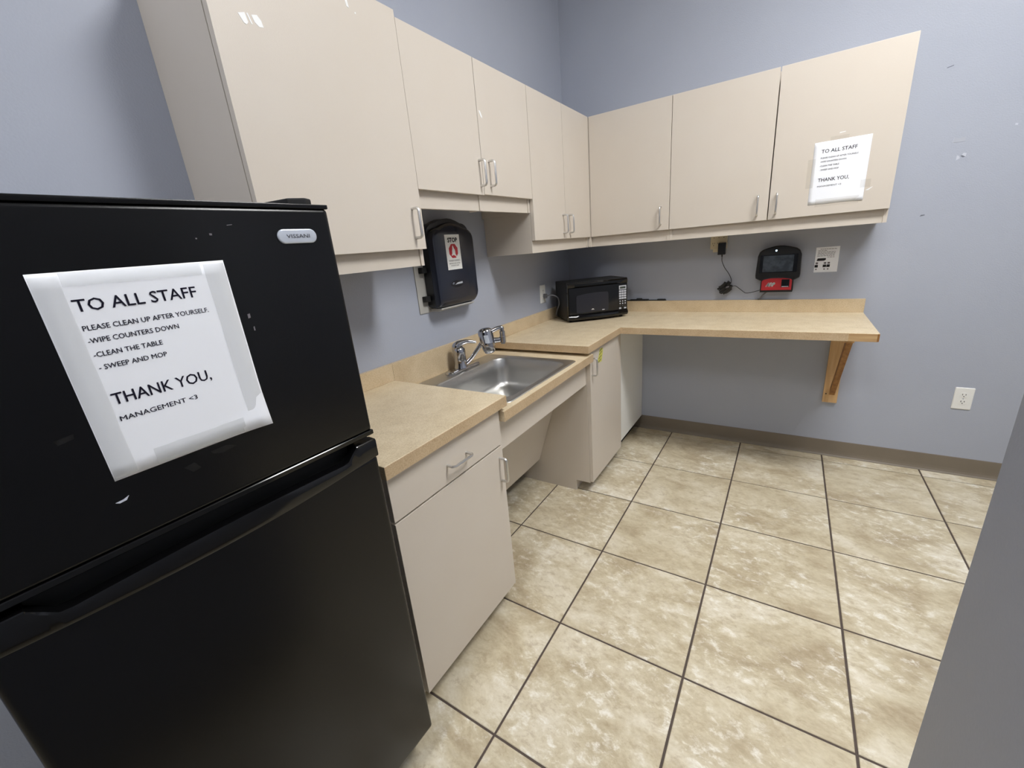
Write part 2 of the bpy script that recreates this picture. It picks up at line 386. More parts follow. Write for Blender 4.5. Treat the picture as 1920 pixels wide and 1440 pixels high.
bk1 = wall_cab('wall_cabinet', 'single-door almond wall cabinet on the back wall next to the corner above the microwave', 'y', XF - DT + .0005, XJ1, ZBX, ZT, ZB, [(XF + .003, XJ1, 0.760, ZB, ZT, 1.532, 0)])
bk2 = wall_cab('wall_cabinet', 'two-door almond wall cabinet above the time clock with a notice taped on', 'y', XJ1, XE, ZBX, ZT, ZB, [(XJ1, XJ2, 1.259, ZB, ZT, 1.527, 0), (XJ2 + .002, XE, 1.3435, ZB, ZT, 1.527, 0)])
_o = bk1.location
B('corner_filler', 'laminate', bk1, .2962 - _o.x, .3162 - _o.x, -.3160, -.2952, ZBX - _o.z, ZT - .004 - _o.z)
def scrap(parent, m, pts, thick):
    o = Vector(parent.parent.location) + Vector(parent.location)
    bm = nb(); prism(bm, [Vector(p) - o for p in pts], thick); return obj('tape_scrap_and_glint', bm, m, parent)
def door_of(t, k): return [c for c in t.children if c.name.startswith('door')][k]
bd = door_of(big, 0)
for pl in ([(-2.3735, 1.984), (-2.357, 1.990), (-2.353, 1.972), (-2.358, 1.966), (-2.364, 1.968)],
           [(-2.353, 1.990), (-2.3495, 1.991), (-2.343, 1.971), (-2.346, 1.970)],
           [(-2.342, 1.990), (-2.328, 1.994), (-2.320, 1.985), (-2.317, 1.972), (-2.328, 1.970), (-2.337, 1.977)],
           [(-2.054, 2.118), (-2.047, 2.121), (-2.044, 2.102), (-2.052, 2.104)], [(-2.026, 2.099), (-2.022, 2.099), (-2.022, 2.095), (-2.026, 2.095)]):
    scrap(bd, 'tape_white', [(XF + .0001, y, z) for y, z in pl], (.0006, 0, 0))
scrap(door_of(sht, 1), 'tape_white', [(XF + .0001, y, z) for y, z in [(-1.458, 1.962), (-1.448, 1.962), (-1.436, 1.944), (-1.436, 1.936), (-1.446, 1.942)]], (.0006, 0, 0))

# ------------------------------------------------------------------ notices
TXT = [('TO ALL STAFF', -.0497, .136, .0155), ('PLEASE CLEAN UP AFTER YOURSELF.', -.0742, .1445, .0066), ('-WIPE COUNTERS DOWN', -.0908, .1005, .0066),
       ('-CLEAN THE TABLE', -.1092, .0750, .0066), ('- SWEEP AND MOP', -.1266, .0755, .0066), ('THANK YOU,', -.1763, .120, .0158), ('MANAGEMENT <3', -.2003, .0935, .0068)]
def notice(label, P, u, v, tapes, tmat, curl):
    """P top left corner in the world, u right, v up (unit vectors)"""
    P = Vector(P); u = Vector(u).normalized(); v = Vector(v).normalized(); n = u.cross(v)
    t = thing('notice_sheet', label, 'notice', P - v * .2794, 0, 'printed staff notices'); o = t.location
    bm = nb(); W, H, NX, NY = .2159, .2794, 12, 14; grid = []
    for j in range(NY + 1):
        row = []
        for i in range(NX + 1):
            s, q = i / NX, j / NY
            lift = curl * max(0, s + q - 1.72) ** 1.5 * .05 + .0002 * math.sin(9 * s + 5 * q)
            row.append(bm.verts.new(P - o + u * (W * s) - v * (H * q) + n * (.0005 + lift)))
        grid.append(row)
    for j in range(NY):
        for i in range(NX): bm.faces.new((grid[j][i], grid[j + 1][i], grid[j + 1][i + 1], grid[j][i + 1]))
    sh = obj('sheet', bm, 'paper', t, smooth=True)
    md = sh.modifiers.new('solid', 'SOLIDIFY'); md.thickness = .00015
    for (s, b, wd, cp) in TXT:
        lettering('text_line', s, 'ink', t, P - o + u * .0305 + v * b, u, v, wd, cp, .0010, .012)
    for (u0, u1, v0, v1) in tapes:
        bm = nb(); k = 8; a = []
        long_u = (u1 - u0) > (v0 - v1)
        for i in range(k + 1):
            f = i / k
            for e in (0, 1):
                uu, vv = (u0 + (u1 - u0) * f, (v0, v1)[e]) if long_u else ((u0, u1)[e], v0 + (v1 - v0) * f)
                a.append(bm.verts.new(P - o + u * (uu + random.uniform(-.0006, .0006)) + v * (vv + random.uniform(-.0006, .0006)) + n * (.0013 + random.uniform(0, .0006))))
        for i in range(k): bm.faces.new((a[2 * i], a[2 * i + 1], a[2 * i + 3], a[2 * i + 2]))
        obj('tape', bm, tmat, t, label='strip of frosted tape')
    return t
# on the cabinet door
c2 = notice('white paper notice taped to the almond wall cabinet door', (1.4790, -XF - .0016, 1.7802), (1, 0, 0), (0, 0, 1),
            [(-.018, .012, -.07, -.20), (.06, .13, .016, -.008), (.03, .20, -.255, -.29), (.198, .235, -.19, -.225)], 'tape_clear', .4)
d3 = door_of(bk2, 1)
scrap(d3, 'tape_white', [(x, -XF - .0013, z) for x, z in [(1.570, 1.806), (1.592, 1.808), (1.594, 1.811), (1.572, 1.810)]], (0, -.0006, 0))
scrap(d3, 'tape_white', [(x, -XF - .0013, z) for x, z in [(1.699, 1.542), (1.712, 1.549), (1.726, 1.556), (1.722, 1.551), (1.710, 1.541)]], (0, -.0006, 0))

# ------------------------------------------------------------------ refrigerator
FA = -0.0272; FO = (0.6839, -2.5088, 0.0); FW = 0.588
fr = thing('refrigerator', 'black two-door top-freezer refrigerator with a taped notice on its freezer door', 'refrigerator', FO, FA)
ZF0, ZF1, ZL1, ZL0 = 1.0525, 1.5260, 1.0400, 0.1150
B('body', 'black_body', fr, -.636, -.072, -FW + .006, -.006, .045, 1.516, .006)
B('base_grille', 'black_matte', fr, -.10, -.058, -FW + .02, -.02, .02, .100, .004)
for yy in (-.14, -FW + .14):
    bm = nb(); lathe(bm, [(.018, 0), (.018, .008), (.008, .01), (.008, .046)], (-.08, yy, 0.0), n=12); obj('foot', bm, 'black_matte', fr)
    bm = nb(); lathe(bm, [(.018, 0), (.018, .008), (.008, .01), (.008, .046)], (-.58, yy, 0.0), n=12); obj('foot', bm, 'black_matte', fr)
def slab(z0, z1, m, name, par):
    bm = nb(); rings = []
    for x, ins in ((-.066, 0), (-.012, 0), (-.004, .0015), (-.001, .004), (0.0, .008)):
        rings.append([(x, y, z) for y, z in rrect(-FW + ins, -ins, z0 + ins, z1 - ins, .006)])
    loft(bm, rings, True, True); return obj(name, bm, m, par, smooth=True)
fz = slab(ZF0 + .009, ZF1 - .0055, 'black_door', 'freezer_door', fr)
bm = nb(); box(bm, -.066, 0.0008, -FW - .0004, .0004, ZF1 - .007, ZF1 + .001); obj('cap', bm, 'black_door', fz, .003, 4, True, label='rounded top cap')
bm = nb(); box(bm, -.066, 0.0012, -FW - .001, .001, ZF0, ZF0 + .0105); obj('cap', bm, 'black_gloss', fz, .0035, 3, True, label='glossy bottom cap')
ld = slab(ZL0, .9985, 'black_door', 'refrigerator_door', fr)
# scooped grip along the top of the lower door
bm = nb(); NG = 48; front = []; back = []
def scoop(a):
    e0 = min(1, max(0, (a - .045) / .035)); e1 = min(1, max(0, (FW - .045 - a) / .035)); e = min(e0, e1); e = e * e * (3 - 2 * e)
    return ZL1 - e * (.0285 - .006 * math.sin(math.pi * a / FW))
rows = []
for i in range(NG + 1):
    a = FW * i / NG; zt = scoop(a); low = .999 - .0165 * math.sin(math.pi * a / FW)
    rows.append([bm.verts.new((x, -a, z)) for x, z in ((.0015, low), (.0030, low + .004), (.0030, zt - .004), (.0005, zt), (-.020, zt + .001), (-.028, .995), (-.028, .985))])
for a_, b_ in zip(rows, rows[1:]):
    for k in range(6): bm.faces.new((a_[k], a_[k + 1], b_[k + 1], b_[k]))
    bm.faces.new((a_[6], a_[0], b_[0], b_[6]))
bm.faces.new(rows[0]); bm.faces.new(rows[-1][::-1])
obj('grip', bm, 'black_gloss', ld, smooth=True, label='glossy scooped grip along the door top')
B('grip_back', 'black_matte', ld, -.066, -.034, -FW + .004, -.004, .99, ZL1)
for y0, y1 in ((-.050, -.0005), (-FW + .0005, -FW + .050)): B('grip_end', 'black_gloss', ld, -.066, .0022, y0, y1, .999, ZL1 + .001, .004, 3)
bm = nb(); prism(bm, [(-.075, -.012, 1.5265), (-.030, -.012, 1.5265), (-.018, -.030, 1.5265), (-.030, -.058, 1.5265), (-.105, -.072, 1.5265), (-.115, -.05, 1.5265)], (0, 0, .014))
obj('hinge_cover', bm, 'black_matte', fr, .003)
bm = nb()
loft(bm, [[(x, y, z) for y, z in rrect(-.1085 + i, -.036 - i, 1.4605 + i, 1.4845 - i, .012, 8)] for x, i in ((.0002, 0), (.0022, 0), (.0032, .0010), (.0034, .0022))], True, True)
bdg = obj('badge', bm, 'badge', fz, smooth=True, label='silver oval name badge')
lettering('lettering', 'VISSANI', 'ink_black', bdg, (.0034, -.0935, 1.4695), (0, 1, 0), (0, 0, 1), .043, .0063)
def fmark(m, pts): 
    bm = nb(); prism(bm, [(.0001, -a, z) for a, z in pts], (.0005, 0, 0)); obj('tape_scrap_and_glint', bm, m, fz)
fmark('scuff_and_glint', [(.425, 1.128), (.416, 1.129), (.409, 1.132), (.413, 1.1265), (.421, 1.1255)])  # pale fleck: highlight on a small dent, painted on as colour
fmark('tape_film', [(.300, 1.150), (.275, 1.150), (.262, 1.143), (.285, 1.140), (.298, 1.145)])
fmark('tape_film', [(.340, 1.140), (.325, 1.142), (.318, 1.130), (.330, 1.128)])
fmark('tape_film', [(.455, 1.236), (.435, 1.238), (.436, 1.232), (.452, 1.229)])
fmark('ink_grey', [(.190, 1.352), (.186, 1.353), (.186, 1.346), (.190, 1.345)])
fmark('ink_grey', [(.186, 1.330), (.184, 1.331), (.184, 1.324), (.186, 1.324)])
fmark('ink_grey', [(.184, 1.492), (.176, 1.493), (.176, 1.492), (.184, 1.491)])
fmark('ink_grey', [(.212, 1.480), (.2085, 1.480), (.2085, 1.477), (.212, 1.477)])
fmark('ink_grey', [(.232, 1.474), (.230, 1.474), (.230, 1.472), (.232, 1.472)])
ca, sa = math.cos(FA), math.sin(FA)
def fw(x, y, z): return (FO[0] + ca * x - sa * y, FO[1] + sa * x + ca * y, FO[2] + z)
PA = 0.0101
un = Vector((ca * 0 - sa * 1, sa * 0 + ca * 1, 0)); uu = un * math.cos(PA) + Vector((0, 0, math.sin(PA))); vv = -un * math.sin(PA) + Vector((0, 0, math.cos(PA)))
notice('white paper notice taped to the black freezer door', fw(.0004, -.4197, 1.4377), uu, vv,
       [(.001, .027, -.004, -.276), (.028, .182, -.001, -.0185), (.186, .214, -.004, -.245), (.051, .176, -.253, -.277)], 'tape', 1.0)

# ------------------------------------------------------------------ base cabinets and worktops
ZC, CT, CX = 0.914, 0.040, 0.6061
XB, XD = 0.5660, 0.5859                    # carcass front, door face
def base_body(t, y0, y1, m='laminate', xb=XB, zt=ZC - CT, toe=.478, zk=.0705):
    ox, oy, oz = t.location
    for a, b in ((y0 + .0004, y0 + .016), (y1 - .016, y1 - .0004)):
        bm = nb(); prism(bm, [(x - ox, a - oy, z) for x, z in ((.021, 0), (toe, 0), (toe, zk), (xb, zk), (xb, zt - .0006), (.021, zt - .0006))], (0, b - a, 0)); obj('side_panel', bm, m, t)
    B('carcass', m, t, .021 - ox, xb - .06 - ox, y0 + .016 - oy, y1 - .016 - oy, zk, zt - .0006)
    B('toe_kick', 'baseboard' if m != 'laminate' else m, t, toe - .02 - ox, toe - .004 - ox, y0 + .016 - oy, y1 - .016 - oy, 0, zk)
Y1a, Y1b = -2.4303, -1.8947
c1 = thing('base_cabinet', 'almond base cabinet with a drawer above one door beside the refrigerator', 'cabinet', (0, (Y1a + Y1b) / 2, 0), 0, 'almond base cabinets')
base_body(c1, Y1a, Y1b); oy = c1.location.y
dr = B('drawer_front', 'laminate', c1, XB + .0008, XD, Y1a + .002 - oy, Y1b - .003 - oy, .7277, .8621, .0012)
wire_pull(dr, (XD, -2.149 - oy, .789), (0, 1, 0), (1, 0, 0))
dd = B('door', 'laminate', c1, XB + .0008, XD, Y1a + .002 - oy, Y1b - .003 - oy, .078, .7205, .0012)
wire_pull(dd, (XD, -1.921 - oy, .631), (0, 0, 1), (1, 0, 0))
Y3a, Y3b = -1.0343, -0.5314
c3 = thing('base_cabinet', 'single-door almond base cabinet right of the sink with a striped sticker', 'cabinet', (0, (Y3a + Y3b) / 2, 0), 0, 'almond base cabinets')
base_body(c3, Y3a, Y3b); oy = c3.location.y
dd = B('door', 'laminate', c3, XB + .0008, XD, Y3a + .003 - oy, Y3b - .002 - oy, .078, .8600, .0012)
wire_pull(dd, (XD, -1.010 - oy, .778), (0, 0, 1), (1, 0, 0))
# yellow and black hazard sticker: slanting bands
bm = nb(); prism(bm, [(XD + .0002, y - oy, z) for y, z in ((-.888, .852), (-.843, .846), (-.843, .822), (-.866, .772), (-.914, .776), (-.921, .792), (-.900, .825))], (.0004, 0, 0))
stk = obj('hazard_sticker', bm, 'yellow', dd, label='yellow sticker with dark slanting bands')
for z in (.841, .824, .803, .784):
    sh = -.030 * (.85 - z) / .07
    bm = nb(); prism(bm, [(XD + .0007, y - oy, zz) for y, zz in ((-.888 + sh, z - .009), (-.846 + sh, z + .002), (-.846 + sh, z + .008), (-.888 + sh, z - .003))], (.0002, 0, 0)); obj('band', bm, 'olive', stk)
# blind corner unit, white melamine
cc = thing('corner_cabinet', 'plain white melamine side closing the corner under the long worktop', 'cabinet', (0, -.27, 0), 0)
B('panel', 'white_panel', cc, .021, .5740, Y3b + .0005 + .27, -.0050 + .27, .1045, ZC - CT - .0006, .001)
B('toe_kick', 'black_matte', cc, .021, .515, Y3b + .0005 + .27, -.0205 + .27, 0, .1)
# sink bay
sb = thing('sink_apron', 'almond apron and slanted knee panel under the lowered sink', 'cabinet', (0, (Y1b + Y3a) / 2, 0)); oy = sb.location.y
ZL = 0.858
B('apron', 'laminate', sb, .543, .561, Y1b + .0012 - oy, Y3a - .0012 - oy, .683, ZL - CT - .0006, .0008)
bm = nb(); prism(bm, [(x, Y1b + .0012 - oy, z) for x, z in ((.2328, .1554), (.402, .674), (.384, .678), (.2160, .1610))], (0, Y3a - Y1b - .0024, 0)); obj('knee_panel', bm, 'laminate', sb)
# worktops
def splash(t, x0, x1, y0, y1, z0, z1, m='counter_splash'):
    ox, oy, oz = t.location
    return B('backsplash', m, t, x0 - ox, x1 - ox, y0 - oy, y1 - oy, z0 - oz, z1 - oz, .0015)
ZSP = 0.9893
YW1 = -1.8703
t1 = thing('countertop', 'raised tan laminate worktop beside the refrigerator', 'countertop', (0, -2.16, ZC - CT), 0, 'tan laminate worktops')
B('slab', 'counter', t1, .0008, CX, -2.4430 + 2.16, YW1 + 2.16, 0, CT, .0025, 3)
B('edge_strip', 'counter_edge', t1, CX + .0001, CX + .0012, -2.443 + 2.16, YW1 + 2.16, .0008, CT - .0016, label='laminate edge band')
B('edge_strip', 'counter_edge', t1, .022, CX, YW1 + 2.16 + .0001, YW1 + 2.16 + .001, .0008, CT - .0016, label='laminate edge band')
splash(t1, .0008, .0205, -2.443, YW1, ZC + .0004, ZSP)
t2 = thing('countertop', 'lowered tan laminate worktop holding the steel sink', 'countertop', (0, -1.47, ZL - CT), 0, 'tan laminate worktops')
HX0, HX1, HY0, HY1 = .115, .555, -1.785, -1.215     # sink cut-out
bm = nb(); ya, yb = Y1b + .0008, Y3a - .0008
box(bm, .0008, HX0, ya + 1.47, yb + 1.47, 0, CT); box(bm, HX1, CX, ya + 1.47, yb + 1.47, 0, CT)
box(bm, HX0, HX1, ya + 1.47, HY0 + 1.47, 0, CT); box(bm, HX0, HX1, HY1 + 1.47, yb + 1.47, 0, CT)
obj('slab', bm, 'counter', t2)
B('edge_strip', 'counter_edge', t2, CX + .0001, CX + .0012, ya + 1.47, yb + 1.47, .0002, CT - .001, label='laminate edge band')
splash(t2, .0008, .0205, YW1 + .0006, -1.0984, ZL + .0004, ZSP)
t3 = thing('countertop', 'long L-shaped tan laminate worktop under the microwave and time clock', 'countertop', (0, 0, ZC - CT), 0, 'tan laminate worktops')
CR, CB, CYS = 1.8079, -.5973, -1.0978
bm = nb(); prism(bm, [(.0008, -.0008, 0), (CR, -.0008, 0), (CR, CB + .006, 0), (CR - .007, CB, 0), (CX, CB, 0), (CX, CYS, 0), (.0008, CYS, 0)], (0, 0, CT)); obj('slab', bm, 'counter', t3, .0025, 3)
B('edge_strip', 'counter_edge', t3, CX + .0001, CX + .0012, CYS, CB - .0012, .0008, CT - .0016, label='laminate edge band')
B('edge_strip', 'counter_edge', t3, CX, 1.6968, CB - .0012, CB - .0001, .0008, CT - .0016, label='laminate edge band')
B('edge_strip', 'counter_edge', t3, .022, CX, CYS - .0012, CYS - .0001, .0008, CT - .0016, label='laminate edge band')
splash(t3, .0008, .0205, CYS, -.0008, ZC + .0004, ZSP); splash(t3, .0208, CR, -.0205, -.0008, ZC + .0004, ZSP)
bm = nb(); prism(bm, [(1.697, CB - .0012, .001), (CR - .0074, CB - .0012, .001), (CR + .0008, CB + .0055, .001), (CR + .0008, CB + .013, .001), (CR - .001, CB + .013, .001), (1.697, CB + .006, .001)], (0, 0, CT - .004))
obj('bare_edge', bm, 'wood_raw', t3, label='bare wood where the edge strip is missing')
bm = nb(); prism(bm, [(CR - .0074, CB - .0016, .0012), (CR + .0012, CB + .0053, .0012), (CR + .0012, CB + .013, .0012), (CR - .001, CB + .013, .0012)], (0, 0, CT - .005)); obj('bare_corner', bm, 'wood_dark', t3)
# wooden bracket
br = thing('shelf_bracket', 'raw wooden bracket propping the open end of the long worktop', 'bracket', (1.7185, 0, .361))
B('wall_board', 'wood', br, -.036, .036, -.0195, -.0006, 0, .5125, .001)
B('top_board', 'wood', br, -.018, .020, -.46, -.0198, .4745, .5125, .001)
bm = nb()
prism(bm, [(-.006, y, z) for y, z in ((-.0198, .050), (-.0198, .098), (-.365, .474), (-.425, .474))], (.026, 0, 0)); obj('brace', bm, 'wood_dark', br, .001)
for z in (.055, .45):
    bm = nb(); lathe(bm, [(.004, 0), (.004, .0012), (.002, .002)], (-.022, -.0193, z), (0, -1, 0), 10); obj('screw', bm, 'slot', br)

# ------------------------------------------------------------------ sink and faucet
sk = thing('sink', 'square stainless steel drop-in sink set in the lowered worktop', 'sink', (.305, -1.4985, ZL)); ox, oy, oz = sk.location
bm = nb(); rings = []
for (x0, x1, y0, y1, r, z) in ((.031, .580, -1.815, -1.182, .022, .0006), (.0325, .5785, -1.8135, -1.1835, .022, .0030), (.036, .575, -1.810, -1.187, .020, .0044), (.041, .570, -1.805, -1.192, .018, .0036),
                               (.125, .552, -1.781, -1.216, .070, .0026), (.130, .547, -1.776, -1.221, .068, .0012), (.1335, .5435, -1.772, -1.225, .066, -.004),
                               (.139, .538, -1.766, -1.231, .064, -.060), (.146, .531, -1.759, -1.238, .062, -.125), (.154, .523, -1.750, -1.247, .060, -.146), (.170, .507, -1.734, -1.263, .055, -.157), (.200, .477, -1.704, -1.293, .05, -.1605), (.300, .375, -1.535, -1.460, .036, -.165)):
    rings.append([(x - ox, y - oy, z) for x, y in rrect(x0, x1, y0, y1, r, 8)])
loft(bm, rings, False, True); obj('basin', bm, 'steel', sk, smooth=True)
bm = nb(); lathe(bm, [(.055, -.1648), (.055, -.1625), (.045, -.1615), (.040, -.1635), (.010, -.1640)], (.3375 - ox, -1.4975 - oy, 0), n=28); obj('drain', bm, 'chrome', sk, smooth=True)
fa = thing('faucet', 'chrome single-lever faucet on the back ledge of the sink', 'faucet', (.083, -1.480, ZL + .0038)); fo = Vector(fa.location)
bm = nb(); loft(bm, [[(x, y, z) for x, y in rrect(-.028 + i, .028 - i, -.122 + i, .122 - i, .027, 8)] for i, z in ((0, 0), (0, .007), (.003, .011), (.008, .013))], True, True); obj('base_plate', bm, 'chrome', fa, smooth=True)
by = -.012
bm = nb(); lathe(bm, [(.036, .0125), (.035, .018), (.031, .024), (.030, .060), (.031, .092), (.029, .108), (.020, .118), (.003, .122)], (0, by, 0), (0.02, -0.02, 1)); obj('valve_body', bm, 'chrome', fa, smooth=True)
bm = nb(); pts = smooth_path([Vector((-.020, by - .016, .092)), Vector((.0, by, .128)), Vector((.030, by + .028, .139)), Vector((.066, by + .060, .131))], 6)
tube(bm, pts, [.012, .016, .020, .023, .0235, .0225, .0205, .0185, .0155, .014, .0125, .0115, .0105, .0097, .009, .0085, .008, .0075, .006][:len(pts)], 12); obj('lever', bm, 'chrome', fa, smooth=True)
SE = Vector((.243, -1.345, 1.047)) - fo
bm = nb(); pts = smooth_path([Vector((.014, by + .014, .024)), Vector((.045, by + .043, .058)), Vector((SE.x * .66, SE.y * .66, SE.z * .84)), Vector((SE.x * .86, SE.y * .86, SE.z * .985)), SE + Vector((.004, .002, .004)), SE + Vector((.0075, .003, -.012))], 6)
tube(bm, pts, .0105, 12); obj('spout', bm, 'chrome', fa, smooth=True)
wf = thing('water_filter', 'chrome canister water filter clipped on the faucet spout', 'water filter', (.2085, -1.4020, .9300)); wo = Vector(wf.location)
R = .037; AX = Vector((-.0212, 0, .1135)).normalized()
bm = nb(); lathe(bm, [(.004, 0), (.016, .001), (.024, .005), (.0285, .012), (.0335, .026), (.0350, .050)], (0, 0, 0), AX, 28); obj('canister', bm, 'chrome', wf, smooth=True)
bm = nb(); lathe(bm, [(.0350, .0508), (R + .0008, .0516), (R, .056), (R, .108), (R - .002, .117), (R - .007, .124), (R - .015, .129), (.010, .132), (.001, .1325)], (0, 0, 0), AX, 28); obj('cover', bm, 'chrome', wf, smooth=True)
cn = Vector((.2505, -1.342, 1.0335)) - wo
bm = nb(); lathe(bm, [(.0125, -.064), (.0125, -.058), (.0165, -.056), (.0165, -.026), (.0145, -.024), (.0145, 0)], cn, n=18); obj('adapter', bm, 'chrome', wf, smooth=True)
bm = nb(); tube(bm, [AX * .062 + Vector((.020, .028, 0)), (cn.x - .008, cn.y - .012, cn.z - .042)], [.015, .012], 12); obj('arm', bm, 'chrome', wf, smooth=True)
bm = nb(); P0 = AX * .060
pr = [Vector(((R + .0003) * math.cos(a), (R + .0003) * math.sin(a), 0)) for a in [math.radians(q) for q in (-70, -58, -46, -34)]]
prism(bm, [P0 + q for q in pr] + [P0 + q * 1.012 for q in pr[::-1]], AX * .040); obj('label', bm, 'badge', wf, label='pale printed label')

# ------------------------------------------------------------------ paper towel dispenser
pd = thing('towel_dispenser', 'dark smoke plastic paper towel dispenser with a STOP sticker on the sink wall', 'dispenser', (0, -1.4315, 1.165)); oy, oz = pd.location.y, pd.location.z
B('back_plate', 'dispenser_plate', pd, .0006, .0050, -.2085, .1300, 0, .395, .001)
def cover_ring(x, ins, top, bot):
    y0, y1 = -.1535 + ins, .1535 - ins; pts = []
    n = 12
    r0 = .040
    for k in range(7):
        a = math.radians(-90 + 90 * k / 6); pts.append((y1 - r0 + r0 * math.cos(a), bot + ins + r0 + r0 * math.sin(a)))
    rx, rz = .060, .050
    for k in range(9):
        a = math.radians(90 * k / 8); pts.append((y1 - rx + rx * math.cos(a), top - .022 - rz + rz * math.sin(a) ))
    for k in range(1, 6):
        f = k / 6; yy = (y1 - rx) + ((y0 + rx) - (y1 - rx)) * f; pts.append((yy, top - .022 + .022 * math.sin(math.pi * f)))
    for k in range(9):
        a = math.radians(90 + 90 * k / 8); pts.append((y0 + rx + rx * math.cos(a), top - .022 - rz + rz * math.sin(a)))
    r1 = .012
    for k in range(5):
        a = math.radians(180 + 90 * k / 4); pts.append((y0 + r1 + r1 * math.cos(a), bot + ins + r1 + r1 * math.sin(a)))
    return [(x, y, z) for y, z in pts]
bm = nb(); loft(bm, [cover_ring(.0055, .004, .419, .018), cover_ring(.056, 0, .417, .016)], True, True); obj('housing', bm, 'dispenser_back', pd, smooth=True)
bm = nb(); loft(bm, [cover_ring(.0565, .001, .398, .016), cover_ring(.072, .002, .396, .018), cover_ring(.084, .007, .390, .024), cover_ring(.089, .018, .380, .034)], True, True); cv = obj('cover', bm, 'dispenser', pd, smooth=True)
bm = nb(); prism(bm, [(x, -.135, z) for x, z in ((.0055, .001), (.0055, .0155), (.072, .0155), (.076, .011), (.050, .001))], (0, .255, 0)); obj('towel_slot', bm, 'dispenser_plate', pd, .002)
for z in (.052, .182):
    B('hinge', 'black_matte', pd, .0055, .030, -.183, -.1525, z, z + .026, .002)
sx = .0892
st = B('sticker', 'white_plastic', cv, sx, sx + .0006, -1.502 - oy, -1.398 - oy, 1.350 - oz, 1.5075 - oz, label='white hand washing sticker')
yc = -1.450 - oy; px = sx + .0007
lettering('lettering', 'STOP', 'ink_black', st, (px, yc - .034, 1.474 - oz), (0, 1, 0), (0, 0, 1), .068, .019, .0004, .06)
bm = nb(); prism(bm, [(px, yc + .034 * math.cos(math.radians(22.5 + 45 * k)), 1.434 - oz + .034 * math.sin(math.radians(22.5 + 45 * k))) for k in range(8)], (.0003, 0, 0)); obj('octagon', bm, 'stop_red', st)
hand = [(-.004, .026), (.001, .020), (.004, .012), (.010, .006), (.012, -.004), (.011, -.013), (.018, -.022), (.020, -.029), (.010, -.024), (.006, -.017), (0, -.021), (-.005, -.016), (-.013, -.022), (-.017, -.018), (-.011, -.012), (-.010, .002), (-.007, .010), (-.006, .018)]
bm = nb(); prism(bm, [(px + .0004, yc + a, 1.434 - oz + b) for a, b in hand], (.0003, 0, 0)); obj('hands_symbol', bm, 'white_plastic', st)
for s, z, wd, cp in (('WASH HANDS', 1.387, .082, .0085), ('BEFORE AND AFTER', 1.3755, .078, .0055), ('PATIENT CARE', 1.3655, .056, .0055)):
    lettering('lettering', s, 'ink_black', st, (px, yc - wd / 2, z - oz), (0, 1, 0), (0, 0, 1), wd, cp)
bm = nb(); prism(bm, [(sx - .001, -1.450 - oy + .046 * math.cos(a), 1.2835 - oz + .016 * math.sin(a)) for a in [2 * math.pi * k / 24 for k in range(24)]], (.0024, 0, 0)); em = obj('emblem', bm, 'dispenser_back', cv, label='oval maker emblem')
bm = nb(); prism(bm, [(sx + .0016, y - oy, z) for y, z in ((-1.467, 1.280 - oz), (-1.412, 1.282 - oz), (-1.410, 1.291 - oz), (-1.447, 1.289 - oz))], (.0004, 0, 0)); obj('print', bm, 'badge', em)
bm = nb(); prism(bm, [(sx + .0016, y - oy, z) for y, z in ((-1.487, 1.284 - oz), (-1.476, 1.281 - oz), (-1.470, 1.291 - oz), (-1.479, 1.292 - oz))], (.0004, 0, 0)); obj('print', bm, 'scuff_dark', em)

# ------------------------------------------------------------------ microwave (front width along +x local, front faces -y local)
mw = thing('microwave', 'black countertop microwave oven set diagonally in the corner', 'microwave', (.2202, -.5057, ZC), .7742)
W_, D_, H0, H1 = .424, .255, .011, .262
B('case', 'black_body', mw, 0, W_, .020, D_, H0, H1, .008, 3)
bm = nb(); N = 16; rows = []
for i in range(N + 1):
    s = i / N; x = W_ * s; bow = .020 * (1 - (2 * s - 1) ** 2)
    rows.append([bm.verts.new((x, y - bow * k, z)) for y, z, k in ((.019, H0, 1), (.006, H0 + .001, 1), (-.008, H0 + .008, 1), (-.014, H0 + .020, 1), (-.010, H0 + .032, 1), (-.001, H0 + .042, .4), (-.001, H1 - .036, .4), (-.006, H1 - .026, 1), (-.006, H1 - .012, 1), (.002, H1 - .002, 1), (.019, H1, 1))])
for a_, b_ in zip(rows, rows[1:]):
    for k in range(10): bm.faces.new((a_[k], a_[k + 1], b_[k + 1], b_[k]))
    bm.faces.new((a_[10], a_[0], b_[0], b_[10]))
bm.faces.new(rows[0]); bm.faces.new(rows[-1][::-1])
fp = obj('front', bm, 'black_gloss', mw, smooth=True, label='glossy bowed front')
def mwp(name, m, pts, y, th, par, bevel=0.0, label=None):
    bm = nb(); prism(bm, [(x, y, z) for x, z in pts], (0, -th, 0)); return obj(name, bm, m, par, bevel, label=label)
wb_ = [(.058, .062), (.278, .062), (.282, .068), (.282, .176), (.276, .183)] + [(.276 - .210 * k / 8, .183 + .006 * math.sin(math.pi * k / 8) - .006 * k / 8) for k in range(1, 8)] + [(.062, .176), (.055, .168), (.055, .068)]
mwp('door', 'black_gloss', [(.006, .053), (.352, .053), (.352, .225), (.006, .225)], -.0085, .003, mw, .001)
dwin = mwp('window', 'mw_window', wb_, -.0117, .0012, mw, label='dark mesh window')
mwp('emblem', 'white_plastic', [(.158, .075), (.182, .075), (.174, .080), (.170, .083), (.166, .080)], -.0131, .0005, dwin)
mwp('print', 'white_plastic', [(.236, .066), (.254, .066), (.254, .069), (.236, .069)], -.0131, .0005, dwin)
cp = mwp('control_panel', 'black_gloss', [(.356, .053), (.420, .053), (.420, .225), (.356, .225)], -.0025, .0035, mw, .001)
dm = mwp('display', 'button', [(.362, .185), (.414, .185), (.414, .212), (.362, .212)], -.0062, .001, cp)
